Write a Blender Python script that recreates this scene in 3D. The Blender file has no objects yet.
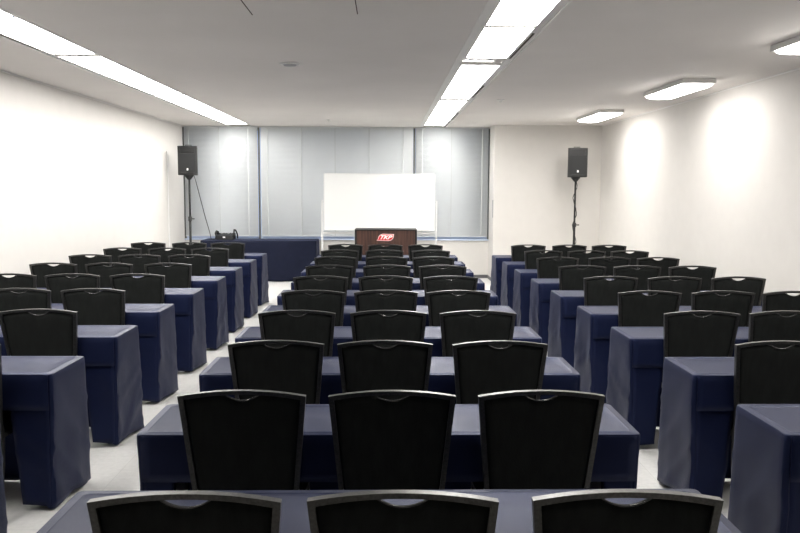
import bpy, bmesh, math, random
from mathutils import Vector, Matrix, noise
random.seed(7)
PI = math.pi
C = bpy.context.scene.collection
W_, H_ = 800, 533

# ------------------------------------------------------------------ helpers
def obj(name, bm, m, parent=None, smooth=False, loc=None):
    me = bpy.data.meshes.new(name)
    bmesh.ops.recalc_face_normals(bm, faces=bm.faces[:])
    bm.to_mesh(me); bm.free()
    if smooth:
        for p in me.polygons: p.use_smooth = True
    me.materials.append(m)
    o = bpy.data.objects.new(name, me); C.objects.link(o)
    if parent is not None: o.parent = parent
    if loc is not None: o.location = loc
    return o

def thing(name, label, cat, loc=(0, 0, 0), rotz=0, group=None):
    o = bpy.data.objects.new(name, None); C.objects.link(o)
    o.empty_display_size = 0.1
    o.location = loc; o.rotation_euler = (0, 0, rotz)
    return tag(o, label, cat, group)

def tag(o, label, cat, group=None):
    o['label'] = label; o['category'] = cat
    if group: o['group'] = group
    return o

def struct(name, bm, m, parent=None, smooth=False):
    o = obj(name, bm, m, parent, smooth)
    if parent is None: o['kind'] = 'structure'
    return o

def dup(root, loc, rotz=0, label=None):
    r = root.copy(); C.objects.link(r); r.location = loc; r.rotation_euler = (0, 0, rotz)
    if label: r['label'] = label
    for ch in list(root.children):
        c = ch.copy(); C.objects.link(c); c.parent = r
        for g in list(ch.children):
            d = g.copy(); C.objects.link(d); d.parent = c
    return r

def bx(bm, x0, x1, y0, y1, z0, z1):
    vs = [bm.verts.new(p) for p in ((x0,y0,z0),(x1,y0,z0),(x1,y1,z0),(x0,y1,z0),(x0,y0,z1),(x1,y0,z1),(x1,y1,z1),(x0,y1,z1))]
    for f in ((0,3,2,1),(4,5,6,7),(0,1,5,4),(1,2,6,5),(2,3,7,6),(3,0,4,7)):
        bm.faces.new([vs[i] for i in f])
    return vs

def box(x0, x1, y0, y1, z0, z1, bev=0.0, seg=2):
    bm = bmesh.new(); bx(bm, x0, x1, y0, y1, z0, z1)
    if bev: bmesh.ops.bevel(bm, geom=bm.edges[:], offset=bev, segments=seg, affect='EDGES', profile=0.5)
    return bm

def tube(bm, pts, r, seg=10, caps=True, r2=None):
    pts = [Vector(p) for p in pts]; n = len(pts); rings = []
    up = Vector((0.013, 0.021, 1)).normalized()
    for i, p in enumerate(pts):
        t = (pts[min(i+1, n-1)] - pts[max(i-1, 0)]).normalized()
        a = t.cross(up)
        if a.length < 0.05: a = t.cross(Vector((1, 0, 0)))
        a.normalize(); b = t.cross(a).normalized()
        rr = r if r2 is None else r + (r2 - r) * i / max(1, n-1)
        rings.append([bm.verts.new(p + a*math.cos(2*PI*k/seg)*rr + b*math.sin(2*PI*k/seg)*rr) for k in range(seg)])
    for i in range(n-1):
        for k in range(seg):
            bm.faces.new((rings[i][k], rings[i][(k+1) % seg], rings[i+1][(k+1) % seg], rings[i+1][k]))
    if caps:
        bm.faces.new(rings[0][::-1]); bm.faces.new(rings[-1])
    return bm

def rect_tube(bm, pts, hx, hy):
    """rectangular-section bar through points, section kept in the x and y axes"""
    rings = []
    for p in pts:
        p = Vector(p)
        rings.append([bm.verts.new(p + Vector(q)) for q in ((-hx,-hy,0),(hx,-hy,0),(hx,hy,0),(-hx,hy,0))])
    for i in range(len(rings)-1):
        for k in range(4):
            bm.faces.new((rings[i][k], rings[i][(k+1)%4], rings[i+1][(k+1)%4], rings[i+1][k]))
    bm.faces.new(rings[0][::-1]); bm.faces.new(rings[-1])
    return bm

def lathe(bm, prof, seg=24, cx=0, cy=0):
    rings = []
    for r, z in prof:
        rings.append([bm.verts.new((cx + r*math.cos(2*PI*k/seg), cy + r*math.sin(2*PI*k/seg), z)) for k in range(seg)])
    for i in range(len(rings)-1):
        for k in range(seg):
            bm.faces.new((rings[i][k], rings[i][(k+1)%seg], rings[i+1][(k+1)%seg], rings[i+1][k]))
    bm.faces.new(rings[0][::-1]); bm.faces.new(rings[-1])
    return bm

# ------------------------------------------------------------------ materials
def mat(name, col, rough=0.6, metal=0.0, **kw):
    m = bpy.data.materials.new(name); m.use_nodes = True
    nt = m.node_tree; b = nt.nodes['Principled BSDF']
    b.inputs['Base Color'].default_value = (*col, 1)
    b.inputs['Roughness'].default_value = rough
    b.inputs['Metallic'].default_value = metal
    for k, v in kw.items():
        b.inputs[k].default_value = v
    return m

def add_noise(m, scale=20, amount=0.1, bump=0.0, bscale=None, detail=4, stretch=(1,1,1), bdist=0.002):
    """procedural colour mottling and bump in object space"""
    nt = m.node_tree; b = nt.nodes['Principled BSDF']
    col = b.inputs['Base Color'].default_value[:]
    tc = nt.nodes.new('ShaderNodeTexCoord')
    mp = nt.nodes.new('ShaderNodeMapping'); mp.inputs['Scale'].default_value = stretch
    nt.links.new(tc.outputs['Object'], mp.inputs['Vector'])
    n = nt.nodes.new('ShaderNodeTexNoise'); n.inputs['Scale'].default_value = scale; n.inputs['Detail'].default_value = detail
    nt.links.new(mp.outputs[0], n.inputs['Vector'])
    r = nt.nodes.new('ShaderNodeValToRGB')
    r.color_ramp.elements[0].position = 0.3; r.color_ramp.elements[1].position = 0.7
    r.color_ramp.elements[0].color = (*[c*(1-amount) for c in col[:3]], 1)
    r.color_ramp.elements[1].color = (*[min(1, c*(1+amount)) for c in col[:3]], 1)
    nt.links.new(n.outputs['Fac'], r.inputs['Fac']); nt.links.new(r.outputs['Color'], b.inputs['Base Color'])
    if bump:
        n2 = nt.nodes.new('ShaderNodeTexNoise'); n2.inputs['Scale'].default_value = bscale or scale*3
        nt.links.new(mp.outputs[0], n2.inputs['Vector'])
        bp = nt.nodes.new('ShaderNodeBump'); bp.inputs['Strength'].default_value = bump; bp.inputs['Distance'].default_value = bdist
        nt.links.new(n2.outputs['Fac'], bp.inputs['Height']); nt.links.new(bp.outputs['Normal'], b.inputs['Normal'])
    return m

M = {}
M['wall'] = add_noise(mat('wall_paint', (0.62, 0.60, 0.57), 0.75), 6, 0.015, 0.15, 220)
M['ceiling'] = add_noise(mat('ceiling_paint', (0.72, 0.69, 0.66), 0.9), 1.2, 0.03, 0.1, 150)
M['wall_dark'] = add_noise(mat('darkened_unseen_back_wall', (0.06, 0.045, 0.035), 0.6), 4, 0.2)  # out-of-view wall, tone made dark to limit bounce light
M['trim_white'] = mat('white_trim', (0.74, 0.73, 0.71), 0.5)
M['baseboard'] = mat('grey_vinyl_base', (0.10, 0.10, 0.105), 0.5)
M['alu'] = mat('pale_blue_window_frame', (0.52, 0.60, 0.75), 0.4)
M['dark_alu'] = mat('dark_bronze_mullion', (0.10, 0.10, 0.09), 0.5)
M['blind'] = add_noise(mat('blind_slat', (0.66, 0.68, 0.675), 0.85), 3, 0.02)
nt_ = M['blind'].node_tree; tr_ = nt_.nodes.new('ShaderNodeBsdfTranslucent'); tr_.inputs[0].default_value = (0.75, 0.78, 0.82, 1)
ms_ = nt_.nodes.new('ShaderNodeMixShader'); ms_.inputs[0].default_value = 0.25
nt_.links.new(nt_.nodes['Principled BSDF'].outputs[0], ms_.inputs[1]); nt_.links.new(tr_.outputs[0], ms_.inputs[2])
nt_.links.new(ms_.outputs[0], [n for n in nt_.nodes if n.type == 'OUTPUT_MATERIAL'][0].inputs[0])
M['blind_cord'] = mat('blind_tape', (0.58, 0.60, 0.59), 0.8)
M['glass'] = mat('window_glass', (0.9, 0.95, 1.0), 0.02, 0, **{'Transmission Weight': 1.0, 'IOR': 1.45})
M['cloth'] = add_noise(mat('navy_stretch_cloth', (0.0060, 0.0088, 0.028), 0.46, 0, **{'Sheen Weight': 0.05, 'Sheen Roughness': 0.25, 'Specular IOR Level': 0.30,
        'Sheen Tint': (0.42, 0.47, 0.80, 1), 'Specular Tint': (0.42, 0.50, 1.0, 1)}), 9, 0.08, 0.25, 900)
M['cloth_stage'] = add_noise(mat('navy_table_skirt_cloth', (0.0055, 0.008, 0.023), 0.8, 0, **{'Specular IOR Level': 0.2, 'Sheen Weight': 0.1, 'Sheen Roughness': 0.4,
        'Sheen Tint': (0.55, 0.62, 1.0, 1)}), 9, 0.08, 0.25, 900)
M['fabric'] = add_noise(mat('black_weave', (0.0105, 0.0118, 0.0112), 0.9, 0, **{'Specular IOR Level': 0.2}), 40, 0.25, 0.5, 500, stretch=(1, 1, 0.25))
M['frame'] = add_noise(mat('hammered_grey_metal', (0.082, 0.081, 0.077), 0.38, 0.85), 120, 0.25, 0.5, 260, bdist=0.0006)
M['lip'] = mat('black_gloss_lip', (0.05, 0.05, 0.05), 0.25)
M['lip_metal'] = mat('grey_edge_strip', (0.14, 0.14, 0.14), 0.25, 0.6)
M['rubber'] = mat('black_rubber', (0.012, 0.012, 0.012), 0.7)
M['table_top'] = mat('laminate_top', (0.35, 0.33, 0.30), 0.5)
M['steel'] = mat('grey_steel', (0.35, 0.35, 0.36), 0.35, 0.9)
M['white_metal'] = mat('white_enamel', (0.66, 0.66, 0.65), 0.4)
M['wb'] = mat('whiteboard_face', (0.76, 0.77, 0.76), 0.25)
M['plastic'] = add_noise(mat('black_cabinet', (0.012, 0.012, 0.012), 0.5), 60, 0.2, 0.3, 300)
M['grille'] = mat('speaker_grille', (0.011, 0.012, 0.0125), 0.7)
M['horn'] = mat('horn_black', (0.006, 0.006, 0.006), 0.35)
M['white'] = mat('white_print', (0.85, 0.85, 0.85), 0.5)
M['red'] = mat('red_print', (0.62, 0.02, 0.03), 0.4)
M['pink'] = mat('pale_pink_edge', (0.85, 0.62, 0.60), 0.4)
M['dark_void'] = mat('dark_slot', (0.05, 0.035, 0.025), 0.8)
M['dark_trim'] = mat('dark_lectern_edge', (0.020, 0.018, 0.017), 0.6, 0, **{'Specular IOR Level': 0.2})

# floor: pale grey carpet tiles
m = mat('floor_tile', (0.56, 0.555, 0.54), 0.55); M['floor'] = m
nt = m.node_tree; b = nt.nodes['Principled BSDF']
tc = nt.nodes.new('ShaderNodeTexCoord')
br = nt.nodes.new('ShaderNodeTexBrick'); br.offset = 0; br.inputs['Scale'].default_value = 1.0
br.inputs['Brick Width'].default_value = 0.5; br.inputs['Row Height'].default_value = 0.5; br.inputs['Mortar Size'].default_value = 0.002
br.inputs['Color1'].default_value = (0.55, 0.545, 0.53, 1); br.inputs['Color2'].default_value = (0.58, 0.575, 0.56, 1)
br.inputs['Mortar'].default_value = (0.46, 0.455, 0.44, 1)
nt.links.new(tc.outputs['Object'], br.inputs['Vector'])
ns = nt.nodes.new('ShaderNodeTexNoise'); ns.inputs['Scale'].default_value = 35; ns.inputs['Detail'].default_value = 6
nt.links.new(tc.outputs['Object'], ns.inputs['Vector'])
mr = nt.nodes.new('ShaderNodeMapRange'); mr.inputs[3].default_value = 0.84; mr.inputs[4].default_value = 1.14
nt.links.new(ns.outputs['Fac'], mr.inputs[0])
mx = nt.nodes.new('ShaderNodeMix'); mx.data_type = 'RGBA'; mx.blend_type = 'MULTIPLY'; mx.inputs[0].default_value = 1
nt.links.new(br.outputs['Color'], mx.inputs[6]); nt.links.new(mr.outputs[0], mx.inputs[7])
nt.links.new(mx.outputs[2], b.inputs['Base Color'])

# wood: dark walnut laminate with vertical grain
m = mat('walnut_laminate', (0.08, 0.035, 0.022), 0.45); M['wood'] = m
nt = m.node_tree; b = nt.nodes['Principled BSDF']
tc = nt.nodes.new('ShaderNodeTexCoord'); mp = nt.nodes.new('ShaderNodeMapping'); mp.inputs['Scale'].default_value = (28, 28, 1.2)
nt.links.new(tc.outputs['Object'], mp.inputs[0])
ns = nt.nodes.new('ShaderNodeTexNoise'); ns.inputs['Scale'].default_value = 1.5; ns.inputs['Detail'].default_value = 5
nt.links.new(mp.outputs[0], ns.inputs['Vector'])
rp = nt.nodes.new('ShaderNodeValToRGB'); rp.color_ramp.elements[0].position = 0.35; rp.color_ramp.elements[1].position = 0.65
rp.color_ramp.elements[0].color = (0.034, 0.014, 0.010, 1); rp.color_ramp.elements[1].color = (0.085, 0.038, 0.026, 1)
nt.links.new(ns.outputs['Fac'], rp.inputs[0]); nt.links.new(rp.outputs[0], b.inputs['Base Color'])

def emis(name, col, s):
    m = bpy.data.materials.new(name); m.use_nodes = True; nt = m.node_tree
    for n in list(nt.nodes): nt.nodes.remove(n)
    e = nt.nodes.new('ShaderNodeEmission'); e.inputs[0].default_value = (*col, 1); e.inputs[1].default_value = s
    o = nt.nodes.new('ShaderNodeOutputMaterial'); nt.links.new(e.outputs[0], o.inputs[0])
    return m
M['lamp'] = emis('lamp_diffuser_glow', (1.0, 0.98, 0.95), 29.0)
M['lamp_side'] = emis('surface_lamp_glow', (1.0, 0.97, 0.93), 30.0)

# ------------------------------------------------------------------ the room
XL, XR, YB, YW, HC = -3.58, 3.67, -5.0, 13.78, 2.68
CX, CYF = 1.84, 13.18          # corner of the projecting wall at the right of the windows
T = 0.12
struct('floor', box(XL-T, XR+T, YB-T, YW+0.4, -0.1, 0.0), M['floor'])
struct('wall_left', box(XL-T, XL, YB, YW, 0, HC+0.15), M['wall'])
struct('wall_right', box(XR, XR+T, YB, YW, 0, HC+0.15), M['wall'])
struct('wall_back', box(XL, XR, YB-T, YB, 0, HC+0.15), M['wall_dark'])  # unseen; set far back and darkened to keep viewer-facing sides dim
struct('wall_column', box(CX, XR, CYF, YW, 0, HC), M['wall'])
ZS = 0.70                      # sill height
bm = bmesh.new()
bx(bm, XL, CX, YW, YW+T, 0, ZS)
bx(bm, CX, XR, YW, YW+T, 0, HC+0.15)
bx(bm, XL, CX, YW, YW+T, HC-0.02, HC+0.15)
struct('wall_front', bm, M['wall'])

# ceiling with two long openings for the light troughs
CT = [(0.585, 1.07), (-2.79, -2.335)]
bm = bmesh.new()
xs = [XL, CT[1][0], CT[1][1], CT[0][0], CT[0][1], XR]
for a, b_ in ((0, 1), (2, 3), (4, 5)):
    bx(bm, xs[a], xs[b_], YB, YW, HC, HC+0.02)
bx(bm, XL, XR, YB, YW, HC+0.10, HC+0.15)
struct('ceiling', bm, M['ceiling'])

# baseboards
bb = 0.06
struct('baseboard_left', box(XL, XL+0.008, YB, YW, 0, bb), M['baseboard'])
struct('baseboard_right', box(XR-0.008, XR, YB, CYF, 0, bb), M['baseboard'])
bm = bmesh.new(); bx(bm, XL+0.008, CX-0.008, YW-0.008, YW, 0, bb); bx(bm, CX-0.008, CX, CYF-0.008, YW-0.008, 0, bb); bx(bm, CX, XR-0.008, CYF-0.008, CYF, 0, bb)
struct('baseboard_front', bm, M['baseboard'])
# thin shadow-gap angle where the walls meet the ceiling
struct('trim_1', box(XL, XL+0.012, YB, YW-0.001, HC-0.012, HC), M['trim_white'])
struct('trim_2', box(XR-0.012, XR, YB, CYF-0.001, HC-0.012, HC), M['trim_white'])
# slim white corner guard on the left wall close to the windows
struct('trim_3', box(XL, XL+0.009, 12.74, 12.80, bb, 2.19, 0.004), M['trim_white'])

# windows: three bays behind closed slatted blinds
bays = [(XL, -2.235), (-2.235, 0.498), (0.498, CX)]
for i, (x0, x1) in enumerate(bays):
    w = bpy.data.objects.new('window_%d' % (i+1), None); C.objects.link(w); w['kind'] = 'structure'
    w.location = ((x0+x1)/2, YW, ZS)
    hw = (x1-x0)/2; hh = HC-0.02-ZS
    bm = bmesh.new()
    bx(bm, -hw, hw, 0.02, 0.09, 0, 0.035); bx(bm, -hw, hw, 0.02, 0.09, hh-0.05, hh)
    bx(bm, -hw, -hw+0.03, 0.02, 0.09, 0.035, hh-0.05); bx(bm, hw-0.03, hw, 0.02, 0.09, 0.035, hh-0.05)
    if hw > 1: bx(bm, -0.02, 0.02, 0.03, 0.08, 0.035, hh-0.05)
    obj('window_frame', bm, M['alu'], w)
    obj('pane', box(-hw+0.03, hw-0.03, 0.055, 0.061, 0.035, hh-0.05), M['glass'], w)
struct('trim_4', box(XL, CX, YW-0.035, YW+0.02, ZS-0.022, ZS, 0.004), M['alu'])          # sill board
struct('trim_5', box(-2.262, -2.236, YW-0.012, YW+0.02, ZS, HC-0.02), M['dark_alu'])
struct('trim_6', box(0.486, 0.512, YW-0.012, YW+0.02, ZS, HC-0.02), M['dark_alu'])
struct('trim_7', box(XL, XL+0.028, YW-0.012, YW+0.02, ZS, HC-0.02), M['dark_alu'])
struct('trim_8', box(CX-0.024, CX, YW-0.012, YW+0.02, ZS, HC-0.02), M['dark_alu'])

def blind(name, x0, x1, tapes, label):
    t = thing(name, label, 'window blind', ((x0+x1)/2, YW-0.035, 0.755), 0, 'blinds over the front windows')
    hw = (x1-x0)/2; top = HC-0.03-0.755
    obj('head_rail', box(-hw, hw, -0.012, 0.025, top, top+0.025), M['blind'], t)
    obj('bottom_rail', box(-hw, hw, -0.008, 0.012, -0.014, 0.004, 0.003), M['blind'], t)
    bm = bmesh.new(); n = int(top/0.0215); tilt = 0.0042
    for k in range(n+1):
        z = 0.006 + (top-0.010)*k/n
        prof = [(tilt, z+0.0125), (0.0005, z+0.004), (-0.002, z-0.004), (-tilt, z-0.0125)]
        a = [bm.verts.new((-hw, y, zz)) for y, zz in prof]; b2 = [bm.verts.new((hw, y, zz)) for y, zz in prof]
        for q in range(3): bm.faces.new((a[q], b2[q], b2[q+1], a[q+1]))
    s = obj('slats', bm, M['blind'], t, True)
    md = s.modifiers.new('thick', 'SOLIDIFY'); md.thickness = 0.0006
    for xt in tapes:
        c = xt - (x0+x1)/2
        obj('ladder_tape', box(c-0.007, c+0.007, -0.0125, -0.0105, 0, top), M['blind_cord'], t)
blind('window_blind', XL+0.03, -2.262, [-3.47, -2.94, -2.43], 'closed pale slatted blind behind the left speaker, nearest the left wall')
blind('window_blind', -2.205, 0.475, [-2.09, -1.49, -0.90, -0.30, 0.30], 'widest closed pale slatted blind, behind the whiteboard and draped side table')
blind('window_blind', 0.525, CX-0.03, [0.64, 1.157, 1.70], 'closed pale slatted blind right of the whiteboard, nearest the projecting wall')

# small grey wall plate on the side of the projecting wall
tag(obj('wall_plate', box(CX-0.012, CX, CYF+0.02, CYF+0.10, 1.11, 1.41, 0.003), M['steel']), 'slim tall grey wall plate on the edge of the projecting wall', 'wall plate')

# ------------------------------------------------------------------ light troughs and luminaires
for i, (x0, x1) in enumerate(CT):
    bm = bmesh.new()
    bx(bm, x0, x0+0.012, YB, YW, HC-0.004, HC+0.04); bx(bm, x1-0.012, x1, YB, YW, HC-0.004, HC+0.04)
    bx(bm, x0, x1, YB, YW, HC+0.04, HC+0.05)
    # sloping inner flange
    for (a, b_) in (((x0+0.012, 0.655), (1.005, x1-0.012)) if i == 0 else ((x0+0.012, -2.735), (-2.365, x1-0.012))):
        bx(bm, a, b_, YB, YW, HC+0.005, HC+0.012)
    struct('trim_%d' % (9+i), bm, M['trim_white'])

def ceiling_lamp(x0, x1, y0, y1, label, group):
    t = thing('ceiling_light', label, 'ceiling light', ((x0+x1)/2, (y0+y1)/2, HC-0.006), 0, group)
    hx, hy = (x1-x0)/2, (y1-y0)/2
    bm = bmesh.new()
    for s in (-1, 1):
        bx(bm, min(s*hx, s*(hx-0.008)), max(s*hx, s*(hx-0.008)), -hy, hy, 0.006, 0.038)
        bx(bm, -hx+0.008, hx-0.008, min(s*hy, s*(hy-0.012)), max(s*hy, s*(hy-0.012)), 0.006, 0.038)
    obj('frame', bm, M['trim_white'], t)
    obj('diffuser', box(-hx+0.008, hx-0.008, -hy+0.012, hy-0.012, 0.010, 0.030), M['lamp'], t)
    return t
cl = [(2.79, 4.00), (4.04, 5.25), (5.30, 6.52), (6.89, 8.16), (8.17, 9.44), (9.66, 11.06), (11.08, 12.46), (12.52, 13.40)]
names_c = ['ninth', 'eighth', 'seventh', 'sixth', 'fifth', 'fourth', 'third', 'second']
def olab(n):
    return ['', 'first', 'second', 'third', 'fourth', 'fifth', 'sixth', 'seventh', 'eighth', 'ninth', 'tenth', 'eleventh', 'twelfth'][n]
for k, (a, b_) in enumerate(cl):
    n = len(cl)-k
    if n > 8: lab = 'glowing white panel of the centre strip overhead, %s from the window wall' % olab(n)
    elif n == 1: lab = 'glowing white ceiling panel of the centre strip, right against the window wall'
    else: lab = 'glowing white ceiling panel of the centre strip, %s from the window wall' % olab(n)
    ceiling_lamp(0.655, 1.005, a, b_, lab, 'light panels of the centre ceiling strip')
ll = [(2.46, 3.71), (3.73, 5.08), (5.10, 6.48), (6.58, 7.86), (7.88, 9.14), (9.22, 10.66), (10.68, 12.10), (12.16, 13.40)]
for k, (a, b_) in enumerate(ll):
    n = len(ll)-k
    lab = 'long glowing ceiling panel beside the left wall, %s from the windows' % (olab(n) if n > 1 else 'first and farthest')
    ceiling_lamp(-2.735, -2.365, a, b_, lab, 'light panels of the left ceiling strip')

# dark air slots beside the panels
def slot(x, y0, y1, label, grp):
    t = thing('air_slot', label, 'air vent', (x, (y0+y1)/2, HC), 0, grp)
    hy = (y1-y0)/2
    obj('slot_opening', box(-0.010, 0.010, -hy, hy, 0.001, 0.005), M['dark_void'], t)
    bm = bmesh.new(); bx(bm, -0.014, -0.010, -hy, hy, 0.000, 0.005); bx(bm, 0.010, 0.014, -hy, hy, 0.000, 0.005)
    obj('slot_rim', bm, M['trim_white'], t)
sc = [(5.51, 6.55), (8.29, 9.34), (11.17, 12.25), (12.68, 13.75)]
for k, (a, b_) in enumerate(sc):
    slot(1.028, a, b_, 'dark narrow air slot right of the centre light strip, %s from the windows' % olab(len(sc)-k), 'air slots along the centre strip')
sl = [(5.0, 6.32), (8.21, 9.2), (10.98, 11.96), (12.56, 13.33)]
for k, (a, b_) in enumerate(sl):
    slot(-2.757, a, b_, 'dark narrow air slot left of the left light strip, %s from the windows' % olab(len(sl)-k), 'air slots along the left strip')

# surface-mounted lamps along the right wall
def surface_lamp(y0, y1, label):
    x0, x1 = 2.89, 3.22
    t = thing('surface_light', label, 'ceiling light', ((x0+x1)/2, (y0+y1)/2, HC), 0, 'surface lamps along the right wall')
    hx, hy = (x1-x0)/2, (y1-y0)/2
    obj('housing', box(-hx, hx, -hy, hy, -0.045, 0.0, 0.004), M['trim_white'], t)
    bm = bmesh.new(); rings = []
    for ins, z in ((0.012, -0.045), (0.022, -0.060), (0.045, -0.072), (0.085, -0.078)):
        a, b_ = hx-ins, hy-ins*1.3; ring = []
        rr = 0.03+ins*0.4
        for (cx, cy, a0) in ((a-rr, b_-rr, 0), (-a+rr, b_-rr, PI/2), (-a+rr, -b_+rr, PI), (a-rr, -b_+rr, 1.5*PI)):
            for q in range(5):
                an = a0 + PI/2*q/4
                ring.append(bm.verts.new((cx+rr*math.cos(an), cy+rr*math.sin(an), z)))
        rings.append(ring)
    for r0, r1 in zip(rings, rings[1:]):
        for k in range(len(r0)):
            bm.faces.new((r0[k], r0[(k+1) % len(r0)], r1[(k+1) % len(r0)], r1[k]))
    bm.faces.new(rings[0]); bm.faces.new(rings[-1])
    obj('diffuser', bm, M['lamp_side'], t, False)
surface_lamp(10.52, 11.82, 'farthest of the glowing surface lamps near the right wall')
surface_lamp(7.60, 8.76, 'middle glowing surface lamp near the right wall, above the side block')
surface_lamp(4.66, 5.88, 'glowing surface lamp near the right wall, cut by the picture edge')
surface_lamp(1.72, 2.94, 'glowing surface lamp near the right wall, closest to the viewpoint')

# ceiling fittings
t = thing('ceiling_speaker', 'round pale ceiling fitting with a dark ring, left of centre', 'ceiling fitting', (-0.84, 6.87, HC))
bm = bmesh.new(); lathe(bm, [(0.090, 0.0), (0.088, -0.010), (0.070, -0.014), (0.066, -0.004)], 32); obj('rim', bm, M['trim_white'], t, True)
bm = bmesh.new(); lathe(bm, [(0.060, -0.001), (0.060, -0.010), (0.050, -0.022), (0.020, -0.024)], 32); obj('cover', bm, M['steel'], t, True)
def sprinkler(name, loc, r, label, mm='trim_white'):
    t = thing(name, label, 'sprinkler', loc, 0, 'small ceiling sprinklers')
    bm = bmesh.new(); lathe(bm, [(r, 0.0), (r*0.95, -0.006), (r*0.4, -0.010), (r*0.3, -0.010)], 20); obj('plate', bm, M[mm], t, True)
    bm = bmesh.new(); lathe(bm, [(r*0.28, -0.008), (r*0.28, -0.022), (r*0.45, -0.024), (r*0.45, -0.027)], 16); obj('nozzle', bm, M[mm], t, True)
sprinkler('sprinkler', (-0.91, 12.4, HC), 0.04, 'tiny sprinkler plate on the ceiling close to the window wall')
sprinkler('sprinkler', (1.39, 9.5, HC), 0.05, 'flat white sprinkler plate on the ceiling right of the centre strip')
sprinkler('sprinkler', (-2.57, 6.52, HC+0.03), 0.10, 'grey sprinkler plate in the gap of the left light strip', 'steel')
tag(obj('junction_box', box(0.93, 0.985, 6.56, 6.84, HC+0.008, HC+0.04, 0.003), M['trim_white']), 'small pale box in the gap of the centre light strip', 'junction box')
# narrow dark seams in the ceiling above
for i, (x, a, b_) in enumerate(((-0.84, 3.9, 4.98), (-0.18, 3.9, 4.93))):
    struct('trim_%d' % (11+i), box(x-0.003, x+0.003, a, b_, HC-0.002, HC+0.001), M['dark_void'])

# ------------------------------------------------------------------ chairs
def lean(z):      # the back leans towards the viewer at the top
    return 0.055*(0.88-z)/0.43
def half_w(z):
    return 0.189 + (0.2275-0.189)*min(1.15, (z-0.44)/0.42)
def arch(s):      # outer top edge of the back, s = -1..1
    return 0.862 + 0.018*(1-s*s)

def frame_bm():
    bm = bmesh.new(); outer = []; inner = []
    side = [0.45, 0.55, 0.65, 0.75, 0.84]
    for z in side: outer.append((-half_w(z), z)); inner.append((-half_w(z)+0.0185, z))
    outer[-1] = (-half_w(0.862), 0.862); inner[-1] = (-half_w(0.848)+0.0185, 0.848)
    N = 14
    for k in range(1, N):
        s = -1+2*k/N
        outer.append((s*0.2275, arch(s))); inner.append((s*0.209, arch(s)-0.0145))
    for z in side[::-1]: outer.append((half_w(z), z)); inner.append((half_w(z)-0.0185, z))
    n = len(outer); i0 = len(side)+N-1
    outer[i0] = (half_w(0.862), 0.862); inner[i0] = (half_w(0.848)-0.0185, 0.848)
    rings = []
    for (xo, zo), (xi, zi) in zip(outer, inner):
        bow = 0.010*(1-(xo/0.23)**2)
        rings.append([bm.verts.new(p) for p in ((xo, lean(zo)-0.012+bow, zo), (xi, lean(zi)-0.012+bow, zi), (xi, lean(zi)+0.011+bow, zi), (xo, lean(zo)+0.011+bow, zo))])
    for a, b_ in zip(rings, rings[1:]):
        for k in range(4): bm.faces.new((a[k], a[(k+1)%4], b_[(k+1)%4], b_[k]))
    bm.faces.new(rings[0]); bm.faces.new(rings[-1])
    es = [e for e in bm.edges if e.calc_face_angle(0) > 0.6]
    bmesh.ops.bevel(bm, geom=es, offset=0.0032, segments=2, affect='EDGES', profile=0.5)
    return bm

def notch(x):     # the hand hole at the top of the pad
    a = abs(x)/0.062
    return 0.024*(1-a*a) if a < 1 else 0.0
def panel_bm():
    bm = bmesh.new(); NX, NZ = 36, 14; F = []; Bk = []
    for j in range(NZ+1):
        rf, rb = [], []
        for i in range(NX+1):
            s = -1+2*i/NX; s = math.copysign(abs(s)**0.9, s)
            top = arch(s)-0.0150
            t = j/NZ
            xg = s*0.209
            top -= notch(xg)
            z = 0.47+(top-0.47)*t
            x = s*(half_w(z)-0.0185)
            bow = 0.010*(1-(x/0.23)**2)
            e = min(1, (1-abs(s))*9)*min(1, t*9)*min(1, (1-t)*9); e = math.sqrt(max(0, e))
            rf.append(bm.verts.new((x, lean(z)+bow-0.004-0.006*e, z)))
            rb.append(bm.verts.new((x, lean(z)+bow+0.005+0.010*e, z)))
        F.append(rf); Bk.append(rb)
    for j in range(NZ):
        for i in range(NX):
            bm.faces.new((F[j][i], F[j][i+1], F[j+1][i+1], F[j+1][i]))
            bm.faces.new((Bk[j][i], Bk[j+1][i], Bk[j+1][i+1], Bk[j][i+1]))
    for i in range(NX):
        bm.faces.new((F[0][i], Bk[0][i], Bk[0][i+1], F[0][i+1])); bm.faces.new((F[NZ][i], F[NZ][i+1], Bk[NZ][i+1], Bk[NZ][i]))
    for j in range(NZ):
        bm.faces.new((F[j][0], F[j+1][0], Bk[j+1][0], Bk[j][0])); bm.faces.new((F[j][NX], Bk[j][NX], Bk[j+1][NX], F[j+1][NX]))
    return bm

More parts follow.
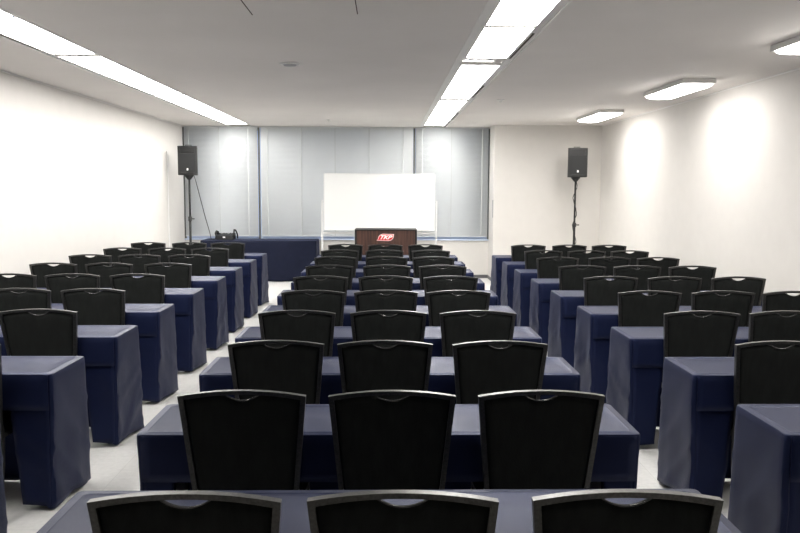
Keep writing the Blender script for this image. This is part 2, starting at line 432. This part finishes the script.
def chair(label, grp, loc):
    t = thing('stacking_chair', label, 'chair', loc, 0, grp)
    obj('back_frame', frame_bm(), M['frame'], t, False)
    p = obj('backrest', panel_bm(), M['fabric'], t, True)
    bm = bmesh.new(); pts = []
    for k in range(15):
        x = -0.060+0.120*k/14
        z = arch(x/0.209)-0.0150-notch(x)
        pts.append((x, lean(z)+0.010-0.0085, z+0.001))
    tube(bm, pts, 0.0024, 8)
    obj('handle_lip', bm, M['lip_metal'], p, True)
    # seat pad with rounded front
    bm = bmesh.new(); NX, NY = 12, 12; top = []; bot = []
    for j in range(NY+1):
        a, b_ = [], []
        for i in range(NX+1):
            u = -1+2*i/NX; v = j/NY
            w = 0.185+0.025*v
            y = 0.065+0.365*v
            e = min(1, (1-abs(u))*4, v*5, (1-v)*4); e = math.sqrt(max(0, e))
            rx = w*u
            yy = y-(0.02*abs(u)**3 if v > 0.9 else 0)
            a.append(bm.verts.new((rx, yy, 0.425+0.040*e))); b_.append(bm.verts.new((rx, yy, 0.418-0.012*e)))
        top.append(a); bot.append(b_)
    for j in range(NY):
        for i in range(NX):
            bm.faces.new((top[j][i], top[j][i+1], top[j+1][i+1], top[j+1][i])); bm.faces.new((bot[j][i], bot[j+1][i], bot[j+1][i+1], bot[j][i+1]))
    for i in range(NX):
        bm.faces.new((top[0][i], bot[0][i], bot[0][i+1], top[0][i+1])); bm.faces.new((top[NY][i], top[NY][i+1], bot[NY][i+1], bot[NY][i]))
        bm.faces.new((top[i][0], top[i+1][0], bot[i+1][0], bot[i][0])); bm.faces.new((top[i][NX], bot[i][NX], bot[i+1][NX], top[i+1][NX]))
    obj('seat', bm, M['fabric'], t, True)
    bm = bmesh.new()
    for s in (-1, 1): bx(bm, s*0.188-0.009, s*0.188+0.009, 0.050, 0.40, 0.392, 0.412)
    bx(bm, -0.18, 0.18, 0.070, 0.088, 0.392, 0.408); bx(bm, -0.18, 0.18, 0.372, 0.390, 0.392, 0.408)
    obj('seat_frame', bm, M['frame'], t)
    for s in (-1, 1):
        bm = bmesh.new()
        rect_tube(bm, [(s*0.183, lean(0.46), 0.462), (s*0.189, lean(0.44), 0.40), (s*0.196, 0.030, 0.25), (s*0.206, -0.035, 0.07), (s*0.209, -0.058, 0.012)], 0.009, 0.011)
        l = obj('leg', bm, M['frame'], t)
        obj('foot_cap', box(s*0.209-0.012, s*0.209+0.012, -0.073, -0.045, 0, 0.016, 0.003), M['rubber'], l)
        bm = bmesh.new()
        rect_tube(bm, [(s*0.188, 0.385, 0.41), (s*0.197, 0.390, 0.2), (s*0.205, 0.392, 0.012)], 0.009, 0.009)
        l = obj('leg', bm, M['frame'], t)
        obj('foot_cap', box(s*0.205-0.011, s*0.205+0.011, 0.381, 0.403, 0, 0.016, 0.003), M['rubber'], l)
    return t

SP = 0.914
FAR0 = 2.250
TD = 0.41
def far_y(k): return FAR0+SP*(k-1)
def near_y(k): return far_y(k)-TD
def row_name(k):
    if k == 1: return 'nearest row'
    if k <= 5: return '%s-nearest row' % olab(k)
    if k == 10: return 'front row by the whiteboard'
    return '%s row from the whiteboard' % olab(11-k)
rnd = random.Random(3)
XC = {'c': [-0.525, 0.010, 0.540], 'l': [-2.095, -2.625, -3.145], 'r': [1.868, 2.390, 2.912]}
SEAT = {'c': ['left seat', 'middle seat', 'right seat'], 'l': ['aisle seat', 'middle seat', 'wall seat'], 'r': ['aisle seat', 'middle seat', 'wall seat']}
BLK = {'c': 'centre block', 'l': 'left block', 'r': 'right block'}
first = {'l': {3: 1, 4: 1, 5: 2}, 'r': {3: 1, 4: 2}}
proto = None
meas = {('c', 1, 1): 0.042, ('c', 2, 1): 0.024, ('c', 2, 0): -0.512, ('c', 2, 2): 0.560, ('c', 1, 0): -0.474, ('c', 1, 2): 0.580, ('l', 4, 0): -2.062, ('l', 3, 0): -2.042, ('r', 3, 0): 1.905, ('r', 4, 0): 1.890, ('r', 4, 1): 2.410, ('l', 5, 0): -2.085,
        ('c', 3, 0): -0.520, ('c', 3, 2): 0.546, ('c', 5, 2): 0.520, ('c', 8, 2): 0.520, ('c', 7, 2): 0.552}
adj = {('r', 5, 0): 0.012, ('r', 5, 1): 0.03, ('r', 5, 2): 0.03, ('r', 6, 0): 0.02, ('r', 6, 1): 0.035, ('r', 6, 2): 0.038, ('r', 7, 0): 0.015, ('r', 7, 1): 0.015,
       ('r', 7, 2): 0.02, ('r', 8, 0): -0.018, ('l', 5, 0): -0.01, ('l', 6, 0): 0.01, ('l', 7, 1): -0.03, ('l', 7, 2): -0.045, ('l', 8, 0): -0.04, ('l', 8, 1): -0.04,
       ('l', 8, 2): -0.037, ('l', 9, 0): -0.04, ('l', 9, 1): -0.015, ('l', 9, 2): -0.02, ('l', 10, 1): 0.03}
for blk in 'clr':
    for k in range(1, 11):
        if blk != 'c' and k < 3: continue
        for i in range(3):
            if blk != 'c' and i >= first[blk].get(k, 3): continue
            x = meas.get((blk, k, i), XC[blk][i]+rnd.uniform(-0.014, 0.014))
            y = near_y(k)-0.062+rnd.uniform(-0.006, 0.004)+(0.035*(k-3) if blk == 'l' else 0)
            rz = rnd.uniform(-0.02, 0.02)
            if k >= 6 and blk == 'c': x -= 0.012
            x += adj.get((blk, k, i), 0)
            if k == 1: y -= 0.012
            lab = 'grey-framed black chair, %s of the %s, %s' % (SEAT[blk][i], BLK[blk], row_name(k))
            if proto is None:
                proto = chair(lab, 'chairs in rows', (x, y, 0)); proto.rotation_euler = (0, 0, rz)
            else:
                dup(proto, (x, y, 0), rz, lab)

# ------------------------------------------------------------------ tables and cloths
def cloth_bm(w, d, h, wrap, wrapb, seed, full=False, zb=0.014, taper=0.038):
    """fitted cover: top, full drop on the far side and both ends, wrapping a little round the near corners"""
    bm = bmesh.new(); r = 0.018
    hx, hy = w/2, d/2
    def walk(pts_only=False):
        P = []
        def seg(a, b_, n):
            for q in range(n): P.append((a[0]+(b_[0]-a[0])*q/n, a[1]+(b_[1]-a[1])*q/n))
        def arc(cx, cy, a0, n=4):
            for q in range(n): an = a0-PI/2*q/n; P.append((cx+r*math.cos(an), cy+r*math.sin(an)))
        # clockwise from the near-left corner
        arc(-hx+r, -hy+r, 1.5*PI)
        seg((-hx, -hy+r), (-hx, hy-r), 14)
        arc(-hx+r, hy-r, PI)
        seg((-hx+r, hy), (hx-r, hy), 40)
        arc(hx-r, hy-r, PI/2)
        seg((hx, hy-r), (hx, -hy+r), 14)
        arc(hx-r, -hy+r, 0)
        nearstart = len(P)
        seg((hx-r, -hy), (-hx+r, -hy), 48)
        return P, nearstart
    P, ns = walk(); n = len(P)
    so = Vector((seed*13.7, seed*5.1, seed*2.3))
    def norm(p):
        x, y = p
        vx = 0 if abs(x) < hx-r else (abs(x)-(hx-r))*math.copysign(1, x)
        vy = 0 if abs(y) < hy-r else (abs(y)-(hy-r))*math.copysign(1, y)
        v = Vector((vx, vy, 0)); return v.normalized() if v.length > 0 else Vector((0, -1, 0))
    # top rings (with a raised seam a little way in)
    rings = []
    for ins, z in ((0.034, h), (0.031, h+0.0014), (0.028, h), (0.006, h-0.0003), (0.002, h-0.002), (0.0, h-0.006)):
        ring = []
        for p in P:
            q = Vector((max(-hx+ins, min(hx-ins, p[0]*(hx-ins)/hx)), max(-hy+ins, min(hy-ins, p[1]*(hy-ins)/hy)), z))
            ring.append(bm.verts.new(q))
        rings.append(ring)
    for a, b_ in zip(rings, rings[1:]):
        for k in range(n): bm.faces.new((a[k], a[(k+1)%n], b_[(k+1)%n], b_[k]))
    bm.faces.new(rings[0])
    def place(p, nv, t, zlow):
        x, y = p
        z = (h-0.006)+(zlow-(h-0.006))*t
        u = (y+hy)/d
        q = Vector((x, y, z))
        # the cover is drawn in towards the table feet at the near side
        end = max(0, min(1, (abs(x)-(hx-0.30))/0.30))
        q.y += taper*t*max(0, 1-u*1.3)*end
        q.x -= math.copysign(0.030*t*max(0, 1-u*1.5)*end, x)
        q.x += math.copysign(0.020*t*max(0, u-0.3)*end, x)
        along = x if abs(nv.y) > 0.7 else y
        f1 = noise.noise(Vector((x*2.6+y*2.6, z*1.1+abs(x)*1.5, 0))+so)
        f2 = noise.noise(Vector((along*7+z*4.5, z*3.0-along*3, 3))+so)
        f3 = 1-abs(noise.noise(Vector((along*5-z*6*(1 if seed % 2 else -1), z*2.6+along, 8))+so))*2
        amp = min(1, t*2.2)
        q += nv*(0.002+amp*(0.010*f1+0.007*f2+0.009*max(0, f3)**5))
        return q
    NL = 22
    def sheet(idx, zlowf, levels=NL, first_ring=None, xf=None):
        cols = []
        for k in idx:
            p = P[k % n]; nv = norm(p); col = []
            for j in range(levels+1):
                t = j/levels
                if j == 0 and first_ring: col.append(rings[-1][k % n]); continue
                q = place(p, nv, t, zlowf(p))
                col.append(bm.verts.new(q))
            cols.append(col)
        for a, b_ in zip(cols, cols[1:]):
            for j in range(levels):
                if a is b_: continue
                bm.faces.new((a[j], a[j+1], b_[j+1], b_[j]))
        return cols
    def zlow(p):
        return zb+0.018*noise.noise(Vector((p[0]*5, p[1]*5, 1))+so)+0.018*(1-abs(p[1])/hy if abs(p[0]) > hx-0.02 else 0)
    if full:
        cols = sheet(list(range(0, n)), zlow, NL, True)
        for j in range(NL): bm.faces.new((cols[-1][j], cols[-1][j+1], cols[0][j+1], cols[0][j]))
        return bm
    sheet(list(range(0, ns+1)), zlow, NL, True)
    # valance across the near side
    idx = list(range(ns, n+1)); cols = []
    for k in idx:
        p = P[k % n]; col = []
        for j in range(6):
            t = j/5
            if j == 0: col.append(rings[-1][k % n]); continue
            zz = (h-0.006)-0.172*t
            f = noise.noise(Vector((p[0]*5, zz*4, 5))+so)
            col.append(bm.verts.new((p[0], p[1]-0.0045-0.002*t-0.004*t*f, zz)))
        cols.append(col)
    for a, b_ in zip(cols, cols[1:]):
        for j in range(5): bm.faces.new((a[j], a[j+1], b_[j+1], b_[j]))
    # the lower flaps wrapping the two near corners
    for s in (-1, 1):
        cols = []
        for i in range(9):
            u = i/8; col = []
            for j in range(NL+1):
                t = j/NL
                x = s*(hx-r-(wrap+(wrapb-wrap)*t-r)*u)
                p = (x, -hy)
                q = place(p, Vector((0, -1, 0)), t, zb+0.01+0.012*u)
                if i == 0:
                    q = place((s*(hx-r), -hy), Vector((0, -1, 0)), t, zlow((s*(hx-r), -hy)))
                q.y += 0.010*u*t
                if i > 0 and t < 0.3: q.y += 0.003
                col.append(bm.verts.new(q))
            cols.append(col)
        for a, b_ in zip(cols, cols[1:]):
            for j in range(NL): bm.faces.new((a[j], a[j+1], b_[j+1], b_[j]))
    return bm

def cloth_obj(mesh, label, grp, loc, rz=0):
    o = bpy.data.objects.new('tablecloth', mesh); C.objects.link(o); o.location = loc; o.rotation_euler = (0, 0, rz)
    md = o.modifiers.new('hem', 'SOLIDIFY'); md.thickness = 0.0016; md.offset = -1
    return tag(o, label, 'tablecloth', grp)
def cloth_mesh(*a, **k):
    bm = cloth_bm(*a, **k); bmesh.ops.recalc_face_normals(bm, faces=bm.faces[:])
    me = bpy.data.meshes.new('tablecloth'); bm.to_mesh(me); bm.free()
    for i, p in enumerate(me.polygons): p.use_smooth = len(p.vertices) <= 4
    me.materials.append(M['cloth']); me.set_sharp_from_angle(angle=math.radians(40)); return me

def table(label, w, d, h, loc, grp):
    t = thing('folding_table', label, 'table', loc, 0, grp)
    hx, hy = w/2-0.03, d/2-0.03
    obj('table_top', box(-hx, hx, -hy, hy, h-0.034, h-0.004, 0.004), M['table_top'], t)
    for s in (-1, 1):
        bm = bmesh.new()
        x = s*(hx-0.06)
        bx(bm, x-0.018, x+0.018, 0.010, 0.05, 0.05, h-0.034)
        bx(bm, x-0.018, x+0.018, -hy+0.03, hy-0.03, h-0.055, h-0.034)
        bx(bm, x-0.02, x+0.02, -hy+0.075, hy-0.01, 0.018, 0.05)
        l = obj('leg', bm, M['steel'], t)
        obj('foot', box(x-0.024, x+0.024, -hy+0.070, -hy+0.115, 0, 0.03, 0.004), M['rubber'], l)
        obj('foot', box(x-0.024, x+0.024, hy-0.055, hy-0.01, 0, 0.03, 0.004), M['rubber'], l)
    obj('cross_bar', box(-hx+0.08, hx-0.08, 0.02, 0.04, h-0.08, h-0.05), M['steel'], t)
    return t
TH = 0.70
TX = {'c': 0.022, 'l': -2.555, 'r': 2.395}
TDB = {'c': 0.41, 'l': 0.415, 'r': 0.42}
TW = {'c': 1.862, 'l': 1.84, 'r': 1.84}
variants = {b_: [cloth_mesh(TW[b_], TDB[b_], TH, 0.14 if b_ == 'c' else 0.22, 0.10 if b_ == 'c' else 0.165, s+(10 if b_ == 'c' else 0)) for s in range(4 if b_ != 'c' else 3)] for b_ in 'clr'}
tproto = None
tj = {('l', 3): 0.022, ('l', 4): 0.01, ('l', 2): 0.045, ('l', 5): -0.01, ('l', 8): -0.01, ('l', 10): -0.02, ('r', 3): 0.03, ('r', 4): 0.008, ('r', 5): 0.012, ('l', 2): 0.045, ('r', 8): -0.02, ('r', 9): -0.02, ('r', 10): -0.025}
for blk in 'clr':
    for k in range(1, 11):
        if blk != 'c' and k < 2: continue
        y = far_y(k)-TDB[blk]/2 + (0.02 if (blk, k) == ('l', 3) else 0) + (-0.01 if k == 1 else 0) + (0.035*(k-3) if blk == 'l' else 0)
        x = TX[blk]+tj.get((blk, k), rnd.uniform(-0.008, 0.008))
        rz = rnd.uniform(-0.004, 0.004)
        lab = 'folding table on dark feet under the navy cloth, %s, %s' % (BLK[blk], row_name(k))
        if tproto is None: tproto = table(lab, 1.84, TD, TH, (x, y, 0), 'folding tables in rows')
        else: dup(tproto, (x, y, 0), rz, lab)
        cloth_obj(variants[blk][(k*3+k//3) % len(variants[blk])], 'fitted navy cloth over the %s table, %s' % (BLK[blk], row_name(k)), 'navy cloths on the row tables', (x, y, 0), rz)

# draped table beside the windows
table('long folding table under the draped navy cloth by the windows', 1.96, 0.56, 0.70, (-2.17, 13.42, 0), None)
me = cloth_mesh(1.975, 0.565, 0.705, 0.1, 0.1, 31, full=True, zb=0.012, taper=0.0); me.materials.clear(); me.materials.append(M['cloth_stage'])
cloth_obj(me, 'plain navy cloth draped to the floor over the side table by the windows', None, (-2.175, 13.425, 0))

# ------------------------------------------------------------------ whiteboard
t = thing('whiteboard', 'large blank whiteboard on a white wheeled stand before the windows', 'whiteboard', (-0.107, 12.5, 0))
obj('board', box(-0.885, 0.885, -0.010, 0.010, 0.936, 1.825), M['wb'], t)
bm = bmesh.new()
bx(bm, -0.897, 0.897, -0.014, 0.014, 1.825, 1.838); bx(bm, -0.897, 0.897, -0.014, 0.014, 0.923, 0.936)
bx(bm, -0.897, -0.885, -0.014, 0.014, 0.936, 1.825); bx(bm, 0.885, 0.897, -0.014, 0.014, 0.936, 1.825)
obj('frame', bm, M['white_metal'], t)
for s in (-1, 1):
    bm = bmesh.new(); bx(bm, s*0.925-0.014, s*0.925+0.014, -0.015, 0.015, 0.06, 1.41); obj('post', bm, M['white_metal'], t)
    bm = bmesh.new(); lathe(bm, [(0.006, -0.016), (0.014, -0.016), (0.014, 0.016), (0.006, 0.016)], 14)
    bmesh.ops.rotate(bm, verts=bm.verts, cent=(0, 0, 0), matrix=Matrix.Rotation(PI/2, 3, 'Y')); bmesh.ops.translate(bm, verts=bm.verts, vec=(s*0.925, 0, 1.38))
    obj('pivot_knob', bm, M['steel'], t, True)
    ft = obj('foot', box(s*0.925-0.018, s*0.925+0.018, -0.27, 0.27, 0.06, 0.09, 0.004), M['white_metal'], t)
    for q in (-0.25, 0.25):
        bm = bmesh.new(); lathe(bm, [(0.012, -0.011), (0.028, -0.011), (0.028, 0.011), (0.012, 0.011)], 16)
        bmesh.ops.rotate(bm, verts=bm.verts, cent=(0, 0, 0), matrix=Matrix.Rotation(PI/2, 3, 'Y')); bmesh.ops.translate(bm, verts=bm.verts, vec=(s*0.925, q, 0.028))
        obj('caster', bm, M['rubber'], ft, True)
obj('crossbar', box(-0.911, 0.911, -0.012, 0.012, 0.865, 0.898), M['white_metal'], t)
obj('crossbar', box(-0.911, 0.911, -0.012, 0.012, 0.30, 0.33), M['white_metal'], t)
obj('pen_tray', box(-0.88, 0.88, -0.07, -0.014, 0.925, 0.935), M['white_metal'], t)
tag(obj('eraser', box(-0.155, -0.095, 12.435, 12.475, 0.9355, 0.962, 0.004), M['white']), 'small white eraser lying on the whiteboard pen tray', 'eraser')

# ------------------------------------------------------------------ lectern
t = thing('lectern', 'dark walnut lectern with a red and white sign, before the whiteboard', 'lectern', (0.0, 11.5, 0))
obj('front_panel', box(-0.435, 0.435, 0.0, 0.022, 0.04, 0.975), M['wood'], t)
for s in (-1, 1):
    obj('side_panel', box(min(s*0.435, s*0.465), max(s*0.435, s*0.465), -0.012, 0.42, 0.0, 0.975, 0.003), M['dark_trim'], t)
obj('top', box(-0.465, 0.465, -0.014, 0.42, 0.975, 0.991, 0.002), M['dark_trim'], t)
obj('shelf', box(-0.434, 0.434, 0.022, 0.40, 0.5, 0.52), M['wood'], t)
obj('plinth', box(-0.435, 0.435, 0.012, 0.03, 0.0, 0.04), M['dark_trim'], t)
# sign: slanted red leaf shape with white border and letters
def leaf(w, h, y, th, cx, cz):
    pts = []
    # slanted outline: sharp lower-left tail, round upper-left, sharp upper-right, round lower-right
    pts += [(-0.5*w, -0.42*h)]
    for q in range(7):
        a = PI - (PI/2)*q/6
        pts.append((-0.12*w+0.30*w*math.cos(a), -0.22*h+0.72*h*math.sin(a)))
    pts += [(0.5*w, 0.46*h)]
    for q in range(7):
        a = -(PI/2)*q/6
        pts.append((0.16*w+0.32*w*math.cos(a), 0.18*h+0.68*h*math.sin(a)))
    bm = bmesh.new()
    f = [bm.verts.new((cx+x, y, cz+z)) for x, z in pts]; g = [bm.verts.new((cx+x, y+th, cz+z)) for x, z in pts]
    bm.faces.new(f); bm.faces.new(g[::-1])
    for i in range(len(f)): bm.faces.new((f[i], g[i], g[(i+1)%len(f)], f[(i+1)%len(f)]))
    return bm
sg = obj('sign', leaf(0.262, 0.108, -0.004, 0.004, -0.008, 0.872), M['pink'], t)
obj('sign_face', leaf(0.238, 0.090, -0.006, 0.002, -0.008, 0.872), M['red'], sg)
cu = bpy.data.curves.new('letters', 'FONT'); cu.body = 'TKP'; cu.size = 0.080; cu.shear = 0.45; cu.offset = 0.0028; cu.extrude = 0.001
cu.align_x = 'CENTER'; cu.align_y = 'CENTER'; cu.space_character = 0.98
tmp = bpy.data.objects.new('letters', cu); C.objects.link(tmp)
bpy.context.view_layer.update()
me = bpy.data.meshes.new_from_object(tmp.evaluated_get(bpy.context.evaluated_depsgraph_get()))
bpy.data.objects.remove(tmp)
me.transform(Matrix.Translation((-0.014, -0.0072, 0.872)) @ Matrix.Rotation(PI/2, 4, 'X') @ Matrix.Scale(1.25, 4, (1, 0, 0)))
me.materials.clear(); me.materials.append(M['white'])
lo = bpy.data.objects.new('letters', me); C.objects.link(lo); lo.parent = sg

# ------------------------------------------------------------------ loudspeakers on tripods
def speaker(x, y, z0, z1, label, yaw):
    t = thing('loudspeaker', label, 'loudspeaker', (x, y, z0), yaw, 'loudspeakers on stands')
    h = z1-z0
    bm = bmesh.new()
    prof = [(-0.155, -0.13), (0.155, -0.13), (0.15, -0.05), (0.105, 0.15), (-0.105, 0.15), (-0.15, -0.05)]
    a = [bm.verts.new((px, py, 0)) for px, py in prof]; b_ = [bm.verts.new((px, py, h)) for px, py in prof]
    bm.faces.new(a[::-1]); bm.faces.new(b_)
    for i in range(6): bm.faces.new((a[i], a[(i+1)%6], b_[(i+1)%6], b_[i]))
    bmesh.ops.bevel(bm, geom=bm.edges[:], offset=0.010, segments=2, affect='EDGES', profile=0.5)
    obj('cabinet', bm, M['plastic'], t)
    obj('grille', box(-0.133, 0.133, -0.140, -0.128, 0.055, h-0.125, 0.004), M['grille'], t)
    hn = obj('horn', box(-0.115, 0.115, -0.135, -0.126, h-0.112, h-0.022, 0.004), M['horn'], t)
    bm = bmesh.new(); bx(bm, -0.085, 0.085, -0.140, -0.134, h-0.095, h-0.090); bx(bm, -0.085, 0.085, -0.140, -0.134, h-0.048, h-0.043)
    obj('horn_ridge', bm, M['grille'], hn)
    obj('badge', box(-0.013, 0.013, -0.143, -0.139, 0.075, 0.112, 0.003), M['white'], t)
    obj('port', box(-0.10, 0.10, -0.136, -0.127, 0.018, 0.042, 0.003), M['horn'], t)
    bm = bmesh.new(); tube(bm, [(-0.05, 0.0, h+0.001), (-0.05, 0.0, h+0.018), (0.05, 0, h+0.018), (0.05, 0, h+0.001)], 0.006, 8)
    obj('handle', bm, M['rubber'], t, True)
def stand(x, y, ztop, zclamp, label):
    t = thing('speaker_stand', label, 'speaker stand', (x, y, 0), 0, 'tripod stands under the loudspeakers')
    bm = bmesh.new(); tube(bm, [(0, 0, 0.16), (0, 0, zclamp)], 0.019, 14); obj('lower_pole', bm, M['rubber'], t, True)
    bm = bmesh.new(); tube(bm, [(0, 0, zclamp), (0, 0, ztop-0.03)], 0.0155, 14); obj('upper_pole', bm, M['rubber'], t, True)
    bm = bmesh.new(); lathe(bm, [(0.024, zclamp-0.05), (0.03, zclamp-0.04), (0.03, zclamp+0.02), (0.018, zclamp+0.03)], 16); obj('collar', bm, M['plastic'], t, True)
    bm = bmesh.new(); tube(bm, [(0.02, 0, zclamp-0.01), (0.055, -0.01, zclamp-0.01), (0.075, -0.01, zclamp-0.01)], 0.009, 8); obj('clamp_knob', bm, M['rubber'], t, True)
    bm = bmesh.new(); lathe(bm, [(0.018, ztop-0.075), (0.026, ztop-0.07), (0.075, ztop-0.010), (0.075, ztop-0.001)], 16); obj('mount', bm, M['plastic'], t, True)
    bm = bmesh.new(); lathe(bm, [(0.024, 0.62), (0.031, 0.63), (0.031, 0.69), (0.024, 0.70)], 16); obj('leg_hub', bm, M['plastic'], t, True)
    for k in range(3):
        an = 0.5+2*PI*k/3; cx, cy = math.cos(an), math.sin(an)
        bm = bmesh.new(); tube(bm, [(cx*0.03, cy*0.03, 0.66), (cx*0.5, cy*0.5, 0.018)], 0.012, 10)
        l = obj('leg', bm, M['rubber'], t, True)
        bm = bmesh.new(); lathe(bm, [(0.020, 0.0), (0.022, 0.006), (0.018, 0.035), (0.012, 0.04)], 12, cx*0.5, cy*0.5)
        obj('rubber_foot', bm, M['rubber'], l, True)
        bm = bmesh.new(); tube(bm, [(cx*0.018, cy*0.018, 0.20), (cx*0.27, cy*0.27, 0.335)], 0.007, 8); obj('brace', bm, M['rubber'], t, True)
speaker(-3.225, 12.75, 1.802, 2.272, 'black loudspeaker on a stand at the left window corner', 0.10)
stand(-3.225, 12.76, 1.802, 1.10, 'black tripod stand holding up the left loudspeaker')
speaker(3.09, 12.55, 1.795, 2.262, 'black loudspeaker on a stand against the right projecting wall', -0.06)
stand(3.085, 12.56, 1.795, 1.03, 'black tripod stand holding up the right loudspeaker')
bm = bmesh.new(); tube(bm, [(-3.19, 12.915, 1.82), (-3.17, 12.96, 1.72), (-3.12, 13.02, 1.45), (-3.06, 13.12, 1.10), (-3.015, 13.22, 0.85), (-3.0, 13.26, 0.722), (-2.93, 13.30, 0.716)], 0.006, 8)
tag(obj('speaker_cable', bm, M['rubber'], None, True), 'thin black cable from the left loudspeaker to the draped table', 'cable')
bm = bmesh.new(); pts = [(3.11, 12.70, 1.81), (3.115, 12.60, 1.70)]
for q in range(40):
    z = 1.66-q*0.040; a = q*0.55; rr = 0.030+0.006*math.sin(q*1.7)
    pts.append((3.085+rr*math.cos(a), 12.56+rr*math.sin(a), z))
tube(bm, pts, 0.006, 8)
tag(obj('speaker_cable', bm, M['rubber'], None, True), 'black cable wound round the pole of the right speaker stand', 'cable')

# ------------------------------------------------------------------ sound mixer on the draped table
t = thing('sound_mixer', 'black sound mixer with raised side handles on the draped table', 'mixer', (-2.77, 13.38, 0.708))
bm = bmesh.new()
prof = [(-0.12, 0.0), (-0.12, 0.075), (0.10, 0.105), (0.13, 0.105), (0.13, 0.0)]
a = [bm.verts.new((-0.145, py, pz)) for py, pz in prof]; b_ = [bm.verts.new((0.145, py, pz)) for py, pz in prof]
bm.faces.new(a); bm.faces.new(b_[::-1])
for i in range(5): bm.faces.new((a[i], a[(i+1)%5], b_[(i+1)%5], b_[i]))
bmesh.ops.bevel(bm, geom=bm.edges[:], offset=0.005, segments=2, affect='EDGES')
obj('body', bm, M['plastic'], t)
bm = bmesh.new(); tube(bm, [(-0.165, -0.03, 0.02), (-0.168, -0.03, 0.11), (-0.160, 0.0, 0.140), (-0.148, 0.03, 0.13), (-0.145, 0.05, 0.09)], 0.022, 10); obj('side_handle', bm, M['rubber'], t, True)
bm = bmesh.new(); tube(bm, [(0.155, -0.05, 0.02), (0.145, -0.03, 0.13), (0.142, 0.0, 0.170), (0.160, 0.03, 0.165), (0.185, 0.06, 0.09), (0.185, 0.07, 0.02)], 0.013, 10); obj('side_handle', bm, M['rubber'], t, True)
for q in range(7):
    bm = bmesh.new(); x = -0.115+q*0.038; lathe(bm, [(0.010, 0.090), (0.009, 0.112), (0.004, 0.114)], 10, x, 0.03); obj('knob', bm, M['steel' if q % 3 == 1 else 'rubber'], t, True)
obj('paper_tag', box(-0.03, 0.012, -0.124, -0.1205, 0.035, 0.06), M['white'], t)

# ------------------------------------------------------------------ world, camera, view
w = bpy.data.worlds.new('world'); bpy.context.scene.world = w; w.use_nodes = True
bg = w.node_tree.nodes['Background']; bg.inputs[0].default_value = (0.42, 0.60, 1.0, 1); bg.inputs[1].default_value = 1.6

cam = bpy.data.cameras.new('camera'); co = bpy.data.objects.new('camera', cam); C.objects.link(co)
cam.sensor_width = 36; cam.lens = 770/800*36; cam.clip_start = 0.05
yaw, pitch, roll = math.radians(1.0615), math.radians(5.7797), math.radians(0.25)
fw = Vector((math.sin(yaw)*math.cos(pitch), math.cos(yaw)*math.cos(pitch), -math.sin(pitch)))
r = Vector((math.cos(yaw), -math.sin(yaw), 0)); u = r.cross(fw)
r2 = r*math.cos(roll)+u*math.sin(roll); u2 = -r*math.sin(roll)+u*math.cos(roll)
mt = Matrix((r2, u2, -fw)).transposed().to_4x4(); mt.translation = Vector((0, 0, 1.6))
co.matrix_world = mt
s = bpy.context.scene; s.camera = co
s.view_settings.view_transform = 'Standard'; s.view_settings.look = 'None'
s.view_settings.gamma = 1; s.view_settings.use_curve_mapping = False
s.view_settings.exposure = 0.0
s.cycles.max_bounces = 10; s.cycles.diffuse_bounces = 6; s.cycles.use_denoising = True
